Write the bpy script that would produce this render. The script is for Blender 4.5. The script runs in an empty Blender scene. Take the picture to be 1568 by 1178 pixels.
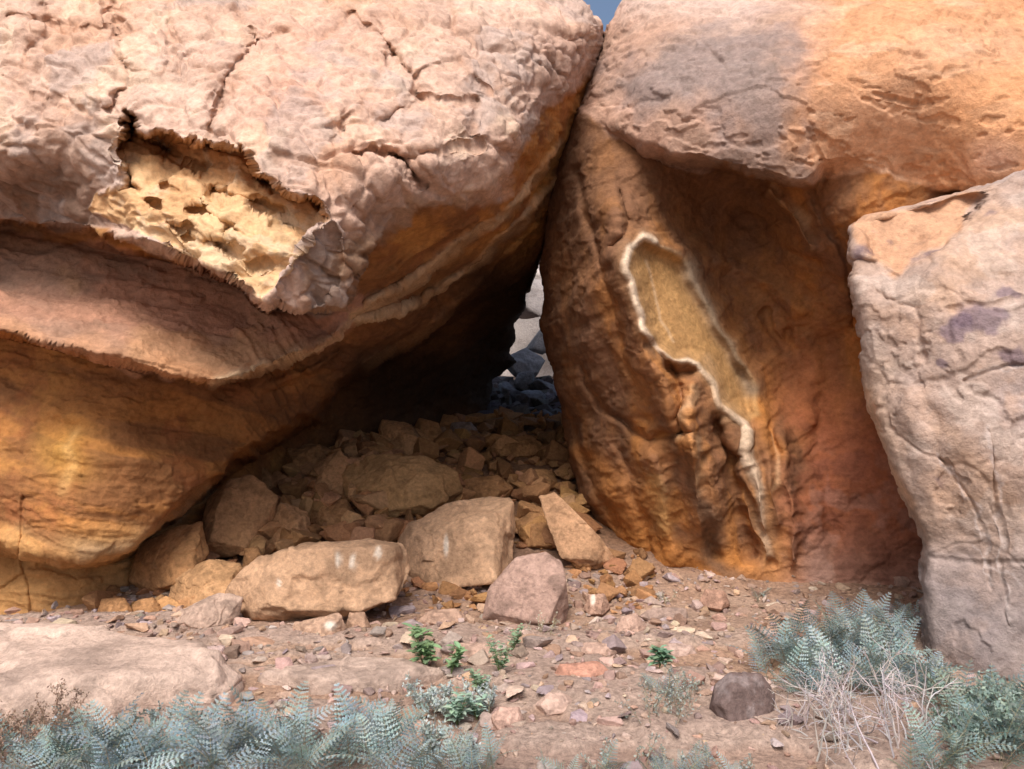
import bpy, bmesh, math, random
import numpy as np
from mathutils import Vector
rng=np.random.default_rng(7); random.seed(7)
F=1220.0; CX=784.0; CY=589.0; CH=1.7
def P(px,py,d):
    px=np.asarray(px,float);py=np.asarray(py,float);d=np.asarray(d,float)
    return np.stack([(px-CX)/F*d, d+0*px, CH-(py-CY)/F*d],-1)
# ---------------- noise helpers
def h3(ix,iy,iz,s):
    h=(ix.astype(np.int64)*374761393+iy.astype(np.int64)*668265263+iz.astype(np.int64)*1274126177+s*974634777)&0xFFFFFFFF
    h=((h^(h>>13))*1103515245)&0xFFFFFFFF
    h=((h^(h>>16))*2246822519)&0xFFFFFFFF
    return ((h^(h>>15))&0xFFFFFF)/float(0xFFFFFF)
def vn(p,s=0):
    f=np.floor(p);i=f.astype(np.int64);t=p-f;t=t*t*t*(t*(t*6-15)+10)
    r=0
    for a in (0,1):
        wa=t[...,0] if a else 1-t[...,0]
        for b in (0,1):
            wb=t[...,1] if b else 1-t[...,1]
            for c in (0,1):
                wc=t[...,2] if c else 1-t[...,2]
                r=r+wa*wb*wc*h3(i[...,0]+a,i[...,1]+b,i[...,2]+c,s)
    return r*2-1
R3=np.array([[0.0,0.8,0.6],[-0.8,0.36,-0.48],[-0.6,-0.48,0.64]])
def fbm(p,fr,octv=5,s=0,g=0.5):
    q=(p@R3)*fr;a=1.0;r=0;n=0
    for k in range(octv):
        r=r+a*vn(q,s+k);n+=a;a*=g;q=(q@R3)*2.03+11.3
    return r/n*1.6
def worley(p,fr,s=0):
    q=p*fr;f=np.floor(q);i=f.astype(np.int64)
    F1=np.full(q.shape[:-1],9.0);F2=F1.copy();ID=F1*0
    for a in (-1,0,1):
        for b in (-1,0,1):
            for c in (-1,0,1):
                x=i[...,0]+a;y=i[...,1]+b;z=i[...,2]+c
                d=np.sqrt((x+h3(x,y,z,s)-q[...,0])**2+(y+h3(x,y,z,s+1)-q[...,1])**2+(z+h3(x,y,z,s+2)-q[...,2])**2)
                idn=h3(x,y,z,s+3)
                near=d<F1
                F2=np.where(near,F1,np.minimum(F2,d));ID=np.where(near,idn,ID);F1=np.where(near,d,F1)
    return F1,F2,ID
def ss(x,a,b):
    t=np.clip((x-a)/(b-a),0,1);return t*t*(3-2*t)
def rbf(ctrl,X,Y,c=0.45):
    C=np.array(ctrl,float);p=C[:,:2]/100;n=len(p)
    K=np.sqrt(((p[:,None]-p[None])**2).sum(-1)+c*c)
    A=np.zeros((n+1,n+1));A[:n,:n]=K+np.eye(n)*-0.02;A[:n,n]=1;A[n,:n]=1
    w=np.linalg.solve(A,np.append(C[:,2],0));r=np.full(X.shape,w[n])
    for k in range(n): r=r+w[k]*np.sqrt((X/100-p[k,0])**2+(Y/100-p[k,1])**2+c*c)
    return r
def ldist(line,X,Y,closed=False):
    L=np.array(line,float);n=len(L);D=np.full(X.shape,1e9)
    for k in range(n if closed else n-1):
        a=L[k];b=L[(k+1)%n];e=b-a
        t=np.clip(((X-a[0])*e[0]+(Y-a[1])*e[1])/(e@e+1e-9),0,1)
        D=np.minimum(D,np.hypot(X-a[0]-t*e[0],Y-a[1]-t*e[1]))
    return D
def sdf(poly,X,Y):
    L=np.array(poly,float);n=len(L);ins=np.zeros(X.shape,bool)
    for k in range(n):
        a=L[k];b=L[(k+1)%n]
        c=((a[1]>Y)!=(b[1]>Y))&(X<(b[0]-a[0])*(Y-a[1])/(b[1]-a[1]+1e-12)+a[0])
        ins^=c
    D=ldist(poly,X,Y,True);return np.where(ins,D,-D)
def interp(pts,y):
    p=sorted(pts,key=lambda q:q[1]);return np.interp(y,[q[1] for q in p],[q[0] for q in p])
def mixc(col,m,rgb):
    m=np.clip(m,0,1)[...,None];col[...]=col*(1-m)+np.array(rgb)*m
# ---------------- materials
def rock_mat(name,bump=0.5,rough=0.9,var=0.35,sc=20):
    m=bpy.data.materials.new(name);m.use_nodes=True;nt=m.node_tree;N=nt.nodes;L=nt.links
    bs=N['Principled BSDF'];bs.inputs['Roughness'].default_value=rough;bs.inputs['Specular IOR Level'].default_value=0.15
    at=N.new('ShaderNodeAttribute');at.attribute_name='Col'
    tc=N.new('ShaderNodeTexCoord')
    n=N.new('ShaderNodeTexNoise');n.inputs['Scale'].default_value=sc;n.inputs['Detail'].default_value=5
    n.inputs['Roughness'].default_value=.74;L.new(tc.outputs['Object'],n.inputs['Vector'])
    def mr(src,a,b,c,d):
        q=N.new('ShaderNodeMapRange');L.new(src,q.inputs[0])
        for i,v in zip((1,2,3,4),(a,b,c,d)): q.inputs[i].default_value=v
        return q.outputs[0]
    a=mr(n.outputs['Fac'],0.3,0.7,1-var,1+var)
    vm=N.new('ShaderNodeVectorMath');vm.operation='SCALE';L.new(at.outputs['Color'],vm.inputs[0]);L.new(a,vm.inputs['Scale'])
    L.new(vm.outputs[0],bs.inputs['Base Color'])
    bp=N.new('ShaderNodeBump');bp.inputs['Strength'].default_value=bump;bp.inputs['Distance'].default_value=0.05
    L.new(n.outputs['Fac'],bp.inputs['Height']);L.new(bp.outputs[0],bs.inputs['Normal'])
    return m
def leaf_mat(name):
    m=bpy.data.materials.new(name);m.use_nodes=True;nt=m.node_tree;N=nt.nodes;L=nt.links
    bs=N['Principled BSDF'];bs.inputs['Roughness'].default_value=0.6
    at=N.new('ShaderNodeAttribute');at.attribute_name='Col'
    L.new(at.outputs['Color'],bs.inputs['Base Color'])
    tr=N.new('ShaderNodeBsdfTranslucent');L.new(at.outputs['Color'],tr.inputs['Color'])
    ms=N.new('ShaderNodeMixShader');ms.inputs[0].default_value=0.25;L.new(bs.outputs[0],ms.inputs[1]);L.new(tr.outputs[0],ms.inputs[2])
    L.new(ms.outputs[0],N['Material Output'].inputs['Surface']);return m
M_face=rock_mat('sandstone_weathered',0.46,var=.26,sc=21);M_stone=rock_mat('sandstone_block',0.5,var=0.3,sc=28);M_ground=rock_mat('sandy_ground',0.75,var=0.45,sc=28)
M_leaf=leaf_mat('leaf')
def mkobj(name,V,Fc,C,mat,smooth=True):
    V=np.asarray(V,float);o=V.mean(0);me=bpy.data.meshes.new(name)
    if isinstance(Fc,np.ndarray):
        k=Fc.shape[1];me.vertices.add(len(V));me.vertices.foreach_set('co',(V-o).ravel())
        me.loops.add(Fc.size);me.loops.foreach_set('vertex_index',Fc.ravel().astype(np.int32))
        me.polygons.add(len(Fc));me.polygons.foreach_set('loop_start',np.arange(0,Fc.size,k,dtype=np.int32))
        me.update(calc_edges=True)
    else:
        me.from_pydata((V-o).tolist(),[],Fc);me.update()
    ca=me.color_attributes.new('Col','FLOAT_COLOR','POINT')
    cc=np.ones((len(V),4));cc[:,:3]=C;ca.data.foreach_set('color',cc.ravel())
    me.polygons.foreach_set('use_smooth',np.full(len(me.polygons),bool(smooth)))
    me.materials.append(mat);ob=bpy.data.objects.new(name,me);ob.location=o.tolist()
    bpy.context.scene.collection.objects.link(ob);return ob
def axis(lo,a,b,hi,st,cs=12):
    return np.concatenate([np.linspace(lo,a,max(2,int((a-lo)/cs)))[:-1],np.arange(a,b,st),np.linspace(b,hi,max(2,int((hi-b)/cs)))])
def sheet(name,X,Y,depth_fn,disp_fn,col_fn,back,mat):
    D=depth_fn(X,Y);p=P(X,Y,D)
    gu=np.gradient(p,axis=1);gv=np.gradient(p,axis=0);n=np.cross(gu,gv);n/=np.linalg.norm(n,axis=-1,keepdims=True)+1e-9
    view=p-np.array([0,0,CH]);s=np.sign((n*view).sum(-1,keepdims=True));n=-n*np.where(s==0,1,s)
    for _ in range(4):
        n[1:-1,1:-1]=(n[1:-1,1:-1]*2+n[:-2,1:-1]+n[2:,1:-1]+n[1:-1,:-2]+n[1:-1,2:])/6
    n/=np.linalg.norm(n,axis=-1,keepdims=True)+1e-9
    h=disp_fn(p,X,Y);q=p+n*h[...,None]
    C=col_fn(p,X,Y)*(1+.13*fbm(p,9,4,991))[...,None]
    r,c=X.shape;idx=np.arange(r*c).reshape(r,c)
    f=np.stack([idx[:-1,:-1],idx[1:,:-1],idx[1:,1:],idx[:-1,1:]],-1).reshape(-1,4)
    ring=np.concatenate([idx[0,:-1],idx[:-1,-1],idx[-1,:0:-1],idx[:0:-1,0]])
    V=q.reshape(-1,3);cam=np.array([0,0,CH])
    rp=V[ring];k=len(ring)
    Vb=[];Fb=[];Cb=[];prev=ring;Cf=C.reshape(-1,3)
    for j,fr in enumerate((0.15,0.4,0.7,1.0)):
        dd=rp[:,1]+(np.maximum(back,rp[:,1]+0.5)-rp[:,1])*fr
        pt=cam+(rp-cam)*(dd/rp[:,1])[:,None]
        pt+= (np.array([0,0,1.5])-pt*np.array([0.0,0,1]))*0.04*fr
        Vb.append(pt);Cb.append(Cf[ring]);cur=len(V)+j*k+np.arange(k)
        Fb.append(np.stack([prev,np.roll(prev,-1),np.roll(cur,-1),cur],-1));prev=cur
    cen=Vb[-1].mean(0);ci=len(V)+4*k
    tri=np.stack([prev,np.roll(prev,-1),np.full(k,ci)],-1)
    Vall=np.concatenate([V]+Vb+[cen[None]]);Call=np.concatenate([Cf]+Cb+[Cf[:1]])
    quads=np.concatenate([f]+Fb)
    o=Vall.mean(0);me=bpy.data.meshes.new(name)
    nq,nt_=len(quads),len(tri);me.vertices.add(len(Vall));me.vertices.foreach_set('co',(Vall-o).ravel())
    me.loops.add(nq*4+nt_*3);me.loops.foreach_set('vertex_index',np.concatenate([quads.ravel(),tri.ravel()]).astype(np.int32))
    me.polygons.add(nq+nt_);me.polygons.foreach_set('loop_start',np.concatenate([np.arange(nq)*4,nq*4+np.arange(nt_)*3]).astype(np.int32))
    me.update(calc_edges=True)
    ca=me.color_attributes.new('Col','FLOAT_COLOR','POINT');cc=np.ones((len(Vall),4));cc[:,:3]=Call;ca.data.foreach_set('color',cc.ravel())
    me.polygons.foreach_set('use_smooth',np.ones(nq+nt_,bool));me.materials.append(mat)
    ob=bpy.data.objects.new(name,me);ob.location=o.tolist();bpy.context.scene.collection.objects.link(ob);return ob
def warp(X,Y,a,sc,s,o=4):
    q=np.stack([X/sc,Y/sc,X*0+s*3.7],-1);return X+a*fbm(q,1,o,s),Y+a*fbm(q,1,o,s+20)
# =============== LEFT: overhanging boulder ===============
edgeL=[(300,-300),(560,-200),(760,-90),(885,-12),(926,38),(914,105),(888,190),(866,280),(842,350),(826,395),(806,450),(786,500),(779,540),(789,553),(756,582),(748,620),(738,680),(740,760),(760,1050)]
ys=axis(-300,-10,960,1060,2.1);u=np.concatenate([np.linspace(-500,-10,40)[:-1],np.arange(-10,900,2.2)]);u=(u-u[0])/(u[-1]-u[0])
xr=interp(edgeL,ys);XL=-500+(xr[:,None]+500)*u[None];YL=np.repeat(ys[:,None],len(u),1)
base0=[(-500,900,5.9),(-500,0,6.2),(0,900,5.95),(100,920,6.0),(200,900,6.4),(300,830,7.1),(400,780,7.8),(450,700,8.5),(560,650,9.2),(600,750,9.6),(700,600,10.4),(740,640,11.0),(740,720,11.4),(740,900,11.4),(0,1000,5.9),(300,1000,7),(500,560,8.2),(640,580,9.6),(700,540,9.8),(760,540,10.6),(780,500,10.0),(820,400,8.6),(700,300,7),(0,500,6.2),(840,200,7)]
slab=[(-500,845),(0,838),(40,855),(130,864),(200,842),(250,795),(330,742),(360,702),(440,668),(490,640),(520,590),(620,540),(700,480),(1000,300),(1000,-300),(-500,-300)]
slabc=[(-500,600,5.85),(0,600,6.0),(0,800,5.6),(150,700,5.7),(130,850,5.6),(200,830,5.8),(300,740,6.1),(360,700,6.5),(480,640,7.3),(300,640,6.35),(400,610,6.6),(500,560,7.0),(560,500,6.6),(640,450,6.8),(600,540,7.6),(700,500,8.2),(760,480,9.0),(720,350,6.05),(780,300,6.3),(820,300,7.1),(760,400,7.6),(850,250,7.1),(880,170,6.9),(800,420,8.5),(560,420,5.7),(600,370,5.5),(0,400,6.2),(-500,300,6),(830,220,6.35)]
band=[(-500,330),(0,345),(200,380),(400,420),(560,440),(545,480),(525,505),(490,532),(430,553),(380,575),(322,592),(250,580),(180,556),(100,532),(0,510),(-500,430)]
bandc=[(0,510,5.2),(0,420,5.9),(180,555,5.2),(200,440,6.0),(320,590,5.3),(350,500,5.85),(430,550,5.6),(530,495,5.9),(540,450,5.7),(400,440,6.2),(-500,400,5.6)]
face=[(-500,280),(0,345),(100,352),(180,362),(260,388),(370,438),(405,470),(480,480),(525,470),(545,425),(568,375),(620,340),(700,328),(735,322),(782,278),(802,215),(830,175),(880,145),(920,100),(1000,60),(1000,-300),(-500,-300)]
facec=[(0,0,5.6),(0,120,5.2),(0,230,4.95),(0,290,5.3),(0,340,5.6),(100,330,5.3),(150,170,4.95),(180,60,5.25),(400,0,5.7),(400,150,4.85),(400,230,4.5),(300,330,4.6),(405,460,4.3),(500,460,4.65),(520,380,4.5),(600,200,4.85),(600,290,4.75),(600,335,4.95),(700,100,5.4),(700,240,4.95),(700,315,5.2),(780,220,5.4),(730,320,5.4),(880,60,6.3),(905,110,6.7),(800,0,6.4),(800,140,5.75),(600,0,5.9),(400,-200,7.4),(-500,-300,7.2),(-500,300,5),(850,-60,7.4)]
recess=[(180,165),(215,192),(280,212),(320,216),(385,236),(395,265),(440,290),(500,316),(505,335),(470,352),(455,395),(430,425),(402,458),(370,432),(270,385),(200,347),(125,322),(150,292),(185,282),(182,220)]
cracks=[[(175,0),(186,60),(190,120),(180,160),(130,178),(60,150),(0,118)],[(365,10),(388,60),(360,100),(335,160),(318,205)],[(540,20),(602,80),(560,140),(525,190),(505,248)],[(700,88),(760,140),(800,172)],[(760,140),(830,128),(905,108)],[(415,235),(500,250),(560,235),(605,240),(650,275),(690,305)],[(0,32),(60,20),(100,42),(172,32)],[(736,150),(730,200),(748,222)],[(508,360),(518,400),(542,430)],[(62,0),(75,40),(20,118)],[(602,80),(640,112),(700,90)],[(190,100),(250,118),(290,95),(350,120)],[(680,0),(700,50),(760,70),(800,60),(860,90)],[(525,195),(600,180),(640,150),(640,112)],[(385,60),(440,40),(480,60),(540,20)],[(500,250),(520,300),(560,330)],[(0,200),(60,190),(130,178)],[(640,150),(735,150)],[(255,0),(262,60),(250,118)],[(605,240),(700,225),(748,222)]]
pits=[(252,232,26,14,.28),(330,292,34,8,.2),(408,322,34,11,.25),(285,352,24,7,.16),(310,325,26,6,.15),(350,378,30,8,.15),(200,275,18,10,.25),(196,205,12,18,.22),(352,348,22,6,.13),(235,318,16,7,.15),(402,280,24,8,.18),(300,258,20,9,.2),(260,290,14,6,.12),(385,402,16,5,.1),(430,350,16,6,.12)]
ribs=[([(322,586),(430,551),(525,500),(610,478),(700,425),(790,345),(862,262)],.32,34),([(540,482),(640,420),(720,362),(800,297),(865,215)],.26,26),([(560,560),(620,535),(700,470),(780,395),(835,330)],.24,30),([(560,440),(640,385),(740,335)],.16,18),([(0,500),(180,545),(320,580)],.04,14),([(400,600),(470,570),(540,520)],.14,20)]
def dL(X,Y):
    Xw,Yw=warp(X,Y,7,60,3);Xr,Yr=warp(X,Y,9,22,12)
    d=rbf(base0,X,Y)
    m=ss(sdf(slab,Xw,Yw),-5,14)**0.5;d=d*(1-m)+rbf(slabc,X,Y)*m
    m=ss(sdf(band,Xw,Yw),-2,9)**0.6;m=m*ss(565-X,0,60);d=d*(1-m)+rbf(bandc,X,Y)*m
    s=sdf(face,(Xw+Xr)/2,(Yw+Yr)/2);soft=6+22*ss(X,540,760);m=ss(s,-2,soft)**0.5;d=d*(1-m)+rbf(facec,X,Y)*m
    r=ss(sdf(recess,Xr,Yr),-3,7);top=ss(Y-(215+0.33*(X-250)),120,-5)
    d+=r*(0.03+0.42*top)
    for (a,b,w,h,k) in pits:
        ang=0.42;xx=(Xr-a)*math.cos(ang)+(Yr-b)*math.sin(ang);yy=-(Xr-a)*math.sin(ang)+(Yr-b)*math.cos(ang)
        d+=k*np.exp(-((xx/w)**2+(yy/h)**2)**1.5)
    bs_=ss(sdf([(455,395),(480,352),(512,340),(525,380),(520,440),(480,478),(405,468),(440,430)],Xr,Yr),-3,5);d+=bs_*.05
    fm=ss(s,0,10)
    Xk,Yk=warp(X,Y,10,34,14);q_=np.stack([X/70,Y/70,X*0],-1);var=.55+.9*np.clip(fbm(q_,1,3,555),-.5,.6)
    for i_,c in enumerate(cracks):
        D=ldist(c,Xk,Yk);big=1.0 if i_<6 else .5
        d+=fm*big*var*(0.065*np.exp(-(D/2.6)**2)+0.07*np.exp(-(D/13)**2))
    um=(1-fm)
    for c,a,w in ribs:
        D=ldist(c,Xw,Yw);L=np.array(c,float);yl=np.interp(X,L[:,0],L[:,1]);sd_=Yw-yl
        inr=ss(X,L[0,0]-10,L[0,0]+30)*ss(X,L[-1,0]+5,L[-1,0]-25)
        d+=um*inr*a*ss(sd_,-1,3)*np.exp(-np.maximum(sd_,0)/w)-um*inr*a*.5*np.exp(-(D/6)**2)
    for c in ([(38,760),(36,850),(44,960)],[(200,842),(202,910)],[(0,900),(36,880)],[(60,870),(120,885),(200,870)]):
        D=ldist(c,Xw,Yw);d+=.025*np.exp(-(D/2.5)**2)
    e=np.clip((interp(edgeL,Y)-X)/45,0,1);d+=0.5*(1-np.sqrt(1-(1-e)**2))
    return d
def hL(p,X,Y):
    fm=ss(sdf(face,X,Y),0,12)
    rm=ss(sdf(recess,X,Y),-3,5)
    q=p+0.08*np.stack([fbm(p,2.5,4,31),fbm(p,2.5,4,41),fbm(p,2.5,4,51)],-1)
    q=q@np.array([[.95,.1,.3],[0,1,0],[-.3,0,.95]])*np.array([.85,.7,1.2])
    a1,b1,i1=worley(q,2.7,5);a2,b2,i2=worley(q,5.4,15);a3,b3,i3=worley(q,12,25)
    e1=ss(b1-a1,0,.14);e2=ss(b2-a2,0,.22)*ss(fbm(p,1.5,2,19),-.6,.2)
    bl=0.020*e1+0.05*(i1-.5)*ss(b1-a1,0,.3)+0.026*e2+.028*(i2-.5)*ss(b2-a2,0,.35)+.008*(i3-.5)*ss(b3-a3,0,.3)
    h=fm*(1-rm*.9)*(bl-.04)
    h+=fm*rm*.04*(1-2*np.abs(fbm(q*np.array([.7,1,1.6]),4,4,66)))
    h+=0.028*fbm(p,1.6,5,61)+0.010*fbm(p,8,4,71,.5)
    h-=fm*.014*ss(fbm(q*np.array([1,1,1.8]),4,3,88),.35,.5)
    up=np.array([0,0,1])
    k_=ss(X,350,560)[...,None];st=p*np.array([1.2,1.2,5])+up*(p[...,0:1]*(-2.6*k_+.9*(1-k_)))
    h+=(1-fm)*(.038*fbm(st,1.2,5,81)+.014*ss(fbm(p*np.array([1,1,2.5]),3,4,83),.1,.22)+.010*ss(fbm(st,2.5,4,86),0,.08))
    return h
def cL(p,X,Y):
    col=np.zeros(X.shape+(3,))+np.array([.41,.18,.056])
    n1=fbm(p,1.3,5,101);n2=fbm(p,4,4,111);st=p*np.array([.9,.9,4])+np.array([0,0,1])*(p[...,0:1]*1.2);n3=fbm(st,1.1,5,121)
    mixc(col,ss(n3,-.1,.35)*.8,(.19,.085,.038));mixc(col,ss(n1,.1,.6)*.6,(.52,.26,.075));mixc(col,ss(n2,.2,.6)*.5,(.28,.10,.04))
    Xw,Yw=warp(X,Y,14,50,13);Xs,Ys=warp(X,Y,7,60,3)
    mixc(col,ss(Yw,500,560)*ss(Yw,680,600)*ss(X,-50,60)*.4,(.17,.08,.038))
    mixc(col,ss(X,430,560)*ss(Y,330,440)*.65,(.15,.078,.042));mixc(col,ss(Xw,450,590)*ss(Yw,490,570)*.9,(.04,.024,.016))  # shade painted into the colour: boulder underside, then near-black cave interior
    mixc(col,ss(X,660,760)*ss(Y,360,440)*.85,(.042,.025,.017))  # cave ceiling at the passage painted near black to deepen its shade
    mixc(col,ss(X,250,420)*ss(Yw,600,640)*.5,(.14,.07,.034))  # darker albedo stands in for shade on the wall running into the cave
    mixc(col,ss(Xw,420,300)*ss(Yw,790,835)*.5,(.52,.32,.14))
    mixc(col,np.exp(-((Xw-100)/45)**2-((Yw-690)/40)**2)*.5,(.60,.33,.07))
    mixc(col,np.exp(-(ldist([(110,665),(100,740)],Xw,Yw)/10)**2)*.4,(.62,.38,.15))
    b=ss(sdf(band,Xw,Yw),-3,8);mixc(col,b*.9,(.41,.22,.15));mixc(col,b*ss(n3,.0,.5)*.5,(.28,.19,.135));mixc(col,b*ss(n1,0,.5)*.5,(.48,.27,.13))
    mixc(col,b*ss(Yw-(450+.25*X),20,60)*.5,(.54,.27,.13));mixc(col,b*ss(n2,.0,.3)*ss(Yw,470,400)*.4,(.25,.17,.13))
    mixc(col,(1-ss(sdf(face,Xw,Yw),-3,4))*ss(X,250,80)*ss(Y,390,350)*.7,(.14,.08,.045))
    for c,w,o in (([(322,586),(430,551),(525,500),(545,478)],6,1.0),([(545,492),(610,478),(700,425),(790,345),(858,266)],6,.95),([(540,482),(640,420),(720,362),(800,297),(862,220)],6,.75),([(560,560),(620,535),(700,470)],5,.25),([(130,840),(210,825),(320,750)],10,.5)):
        mixc(col,np.exp(-(ldist(c,Xs,Ys)/w)**2)*o*(.75+.6*n2),(.56,.40,.25))
    s=sdf(face,Xw,Yw);fm=ss(s,-3,6)
    fc=np.zeros(X.shape+(3,))+np.array([.55,.37,.28])
    mixc(fc,ss(n1,-.1,.6)*.6,(.55,.40,.32));mixc(fc,ss(n2,.1,.5)*.45,(.43,.28,.215));mixc(fc,ss(-n1,.1,.6)*.5,(.57,.335,.215))
    mixc(fc,ss(-n2,.2,.6)*.5,(.64,.48,.35))
    mixc(fc,np.exp(-((X-450)/110)**2-((Y-110)/90)**2)*.5,(.56,.30,.21))
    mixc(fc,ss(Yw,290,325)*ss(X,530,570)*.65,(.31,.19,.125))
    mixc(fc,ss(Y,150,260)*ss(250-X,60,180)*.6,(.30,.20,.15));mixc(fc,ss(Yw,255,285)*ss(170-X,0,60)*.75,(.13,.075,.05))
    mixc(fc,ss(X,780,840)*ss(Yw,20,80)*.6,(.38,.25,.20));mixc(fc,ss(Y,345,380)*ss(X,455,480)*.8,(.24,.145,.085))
    mixc(fc,ss(fbm(p,2.2,5,133),.2,.45)*.5,(.38,.31,.28))
    for c in cracks: mixc(fc,np.exp(-(ldist(c,Xw,Yw)/5)**2)*.3,(.36,.18,.10))
    Xr,Yr=warp(X,Y,9,22,12)
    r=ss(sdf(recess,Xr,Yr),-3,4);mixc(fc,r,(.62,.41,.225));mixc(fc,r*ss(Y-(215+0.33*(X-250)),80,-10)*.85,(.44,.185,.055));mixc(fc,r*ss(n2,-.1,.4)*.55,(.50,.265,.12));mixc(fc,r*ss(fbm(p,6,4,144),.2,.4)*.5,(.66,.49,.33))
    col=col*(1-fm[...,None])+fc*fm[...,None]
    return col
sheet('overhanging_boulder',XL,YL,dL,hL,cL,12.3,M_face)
# =============== RIGHT: leaning boulder ===============
edgeR=[(1500,-300),(1180,-200),(1010,-80),(952,0),(927,36),(904,112),(881,165),(860,225),(845,300),(838,345),(831,420),(829,500),(846,570),(860,625),(866,700),(884,760),(915,815),(945,860),(960,1050)]
ys=axis(-300,-10,960,1060,2.1);v=np.concatenate([np.arange(0,740,2.2),np.linspace(740,1250,45)]);v=v/v[-1]
xl=interp(edgeR,ys);XR=xl[:,None]+(2100-xl[:,None])*v[None];YR=np.repeat(ys[:,None],len(v),1)
rb=[(850,400,7.2),(840,320,7.1),(835,480,7.3),(865,620,7.5),(870,720,7.6),(950,850,7.2),(1000,900,6.9),(900,300,6.6),(900,450,6.6),(930,600,6.7),(960,750,6.8),(960,400,6.15),(1000,520,6.15),(1060,620,6.3),(1090,720,6.35),(1130,820,6.5),(1100,900,6.6),(1060,300,6.9),(1150,350,7.15),(1150,450,7.2),(1200,600,7.1),(1200,320,6.65),(1250,400,6.6),(1300,500,6.9),(1300,700,6.8),(1300,850,6.5),(1400,900,6.35),(1400,600,6.6),(1000,290,6.5),(1300,330,6.0),(930,250,6.5),(1600,400,6),(2100,500,5.5),(2100,1000,5.5),(1250,950,6.4),(950,1000,7.0),(1020,440,6.4),(1050,500,6.4)]
bulge=[(800,120),(890,172),(935,206),(1000,232),(1022,246),(1080,256),(1150,276),(1200,284),(1242,290),(1262,270),(1300,262),(1345,266),(1420,290),(1500,300),(2100,300),(2100,-300),(800,-300)]
bc=[(905,120,6.8),(950,190,6.45),(1020,240,6.1),(1120,265,5.85),(1200,280,5.75),(1300,255,5.85),(1000,130,6.2),(1100,150,5.85),(1200,100,5.7),(1400,100,5.5),(1400,280,5.9),(1568,200,5.3),(940,60,6.8),(1000,20,6.7),(1100,-50,6.9),(1300,-80,6.5),(1500,-250,7.0),(2100,0,5.0),(1180,200,5.65),(2100,300,5.2)]
rimA=[(1000,372),(984,366),(964,380),(960,410),(972,452),(986,502),(1008,534),(1034,553),(1052,551),(1068,556),(1092,588),(1104,622),(1122,640),(1142,652),(1146,700),(1162,750),(1166,800),(1178,850)]
rimB=[(985,366),(1046,396),(1088,466),(1116,522),(1154,580),(1162,640),(1178,720),(1192,800)]
roll=[(945,330),(958,430),(985,540),(1040,640),(1070,720),(1085,800)]
fin=[(985,366),(964,380),(960,410),(972,452),(986,502),(1008,534),(1034,553),(1052,551),(1068,556),(1092,588),(1106,625),(1145,652),(1162,640),(1154,580),(1116,522),(1088,466),(1046,396)]
def dR(X,Y):
    Xw,Yw=warp(X,Y,7,55,23);Xf,Yf=warp(X,Y,4,45,24,2)
    d=rbf(rb,X,Y);m=ss(sdf(bulge,Xw,Yw),-2,16)**.5;d=d*(1-m)+rbf(bc,X,Y)*m
    hm=1-m
    d+=hm*(-.26*np.exp(-(ldist(roll,Xw,Yw)/24)**2))
    D=ldist(rimA,Xf,Yf);d+=-.07*np.exp(-(D/6)**2)
    D=ldist(rimB,Xf,Yf);d+=-.10*np.exp(-(D/10)**2)
    s=sdf(fin,Xf,Yf);d+=.08*ss(s,2,22)
    d+=.14*np.exp(-((ldist([(1000,520),(1036,562),(1060,566)],Xf,Yf-8))/9)**2)
    for c,a,w in (([(1092,650),(1118,700),(1130,780),(1150,850)],.24,11),([(1195,660),(1210,760),(1215,860)],-.14,12),([(890,560),(920,625),(1000,675),(1052,660)],.11,5),([(1060,580),(1050,640),(1060,700)],-.14,9),([(1180,290),(1215,340),(1240,380)],-.14,10),([(1240,290),(1252,320),(1300,400),(1310,500)],.06,6),([(870,640),(900,720),(940,800)],.10,7),([(1000,700),(1015,780),(1030,860)],-.12,14),([(1180,860),(1140,750)],.08,5),([(1022,570),(1040,600),(1045,660)],.18,8),([(880,260),(930,420),(960,560)],.07,7),([(1100,400),(1160,430),(1230,470)],-.08,12),([(1130,330),(1180,380),(1250,400)],.07,10),([(1075,700),(1085,780),(1095,850)],.12,8),([(960,690),(975,770),(1000,850)],.10,8),([(1225,480),(1240,560),(1235,640)],-.07,16),([(950,300),(965,340),(945,380)],.10,6),([(1170,480),(1200,540),(1210,500)],.06,6),([(1250,620),(1262,740),(1270,850)],.05,14)):
        d+=hm*a*np.exp(-(ldist(c,Xw,Yw)/w)**2)
    for c in ([(1262,268),(1300,258),(1345,262)],[(1340,140),(1370,148),(1400,160)],[(1370,60),(1400,75)],[(1240,200),(1262,262),(1250,310)],[(1060,40),(1110,110)]):
        d+=.02*np.exp(-(ldist(c,Xw,Yw)/3)**2)
    e=np.clip((X-interp(edgeR,Y))/70,0,1);d+=.55*(1-np.sqrt(1-(1-e)**2))
    return d
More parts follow.
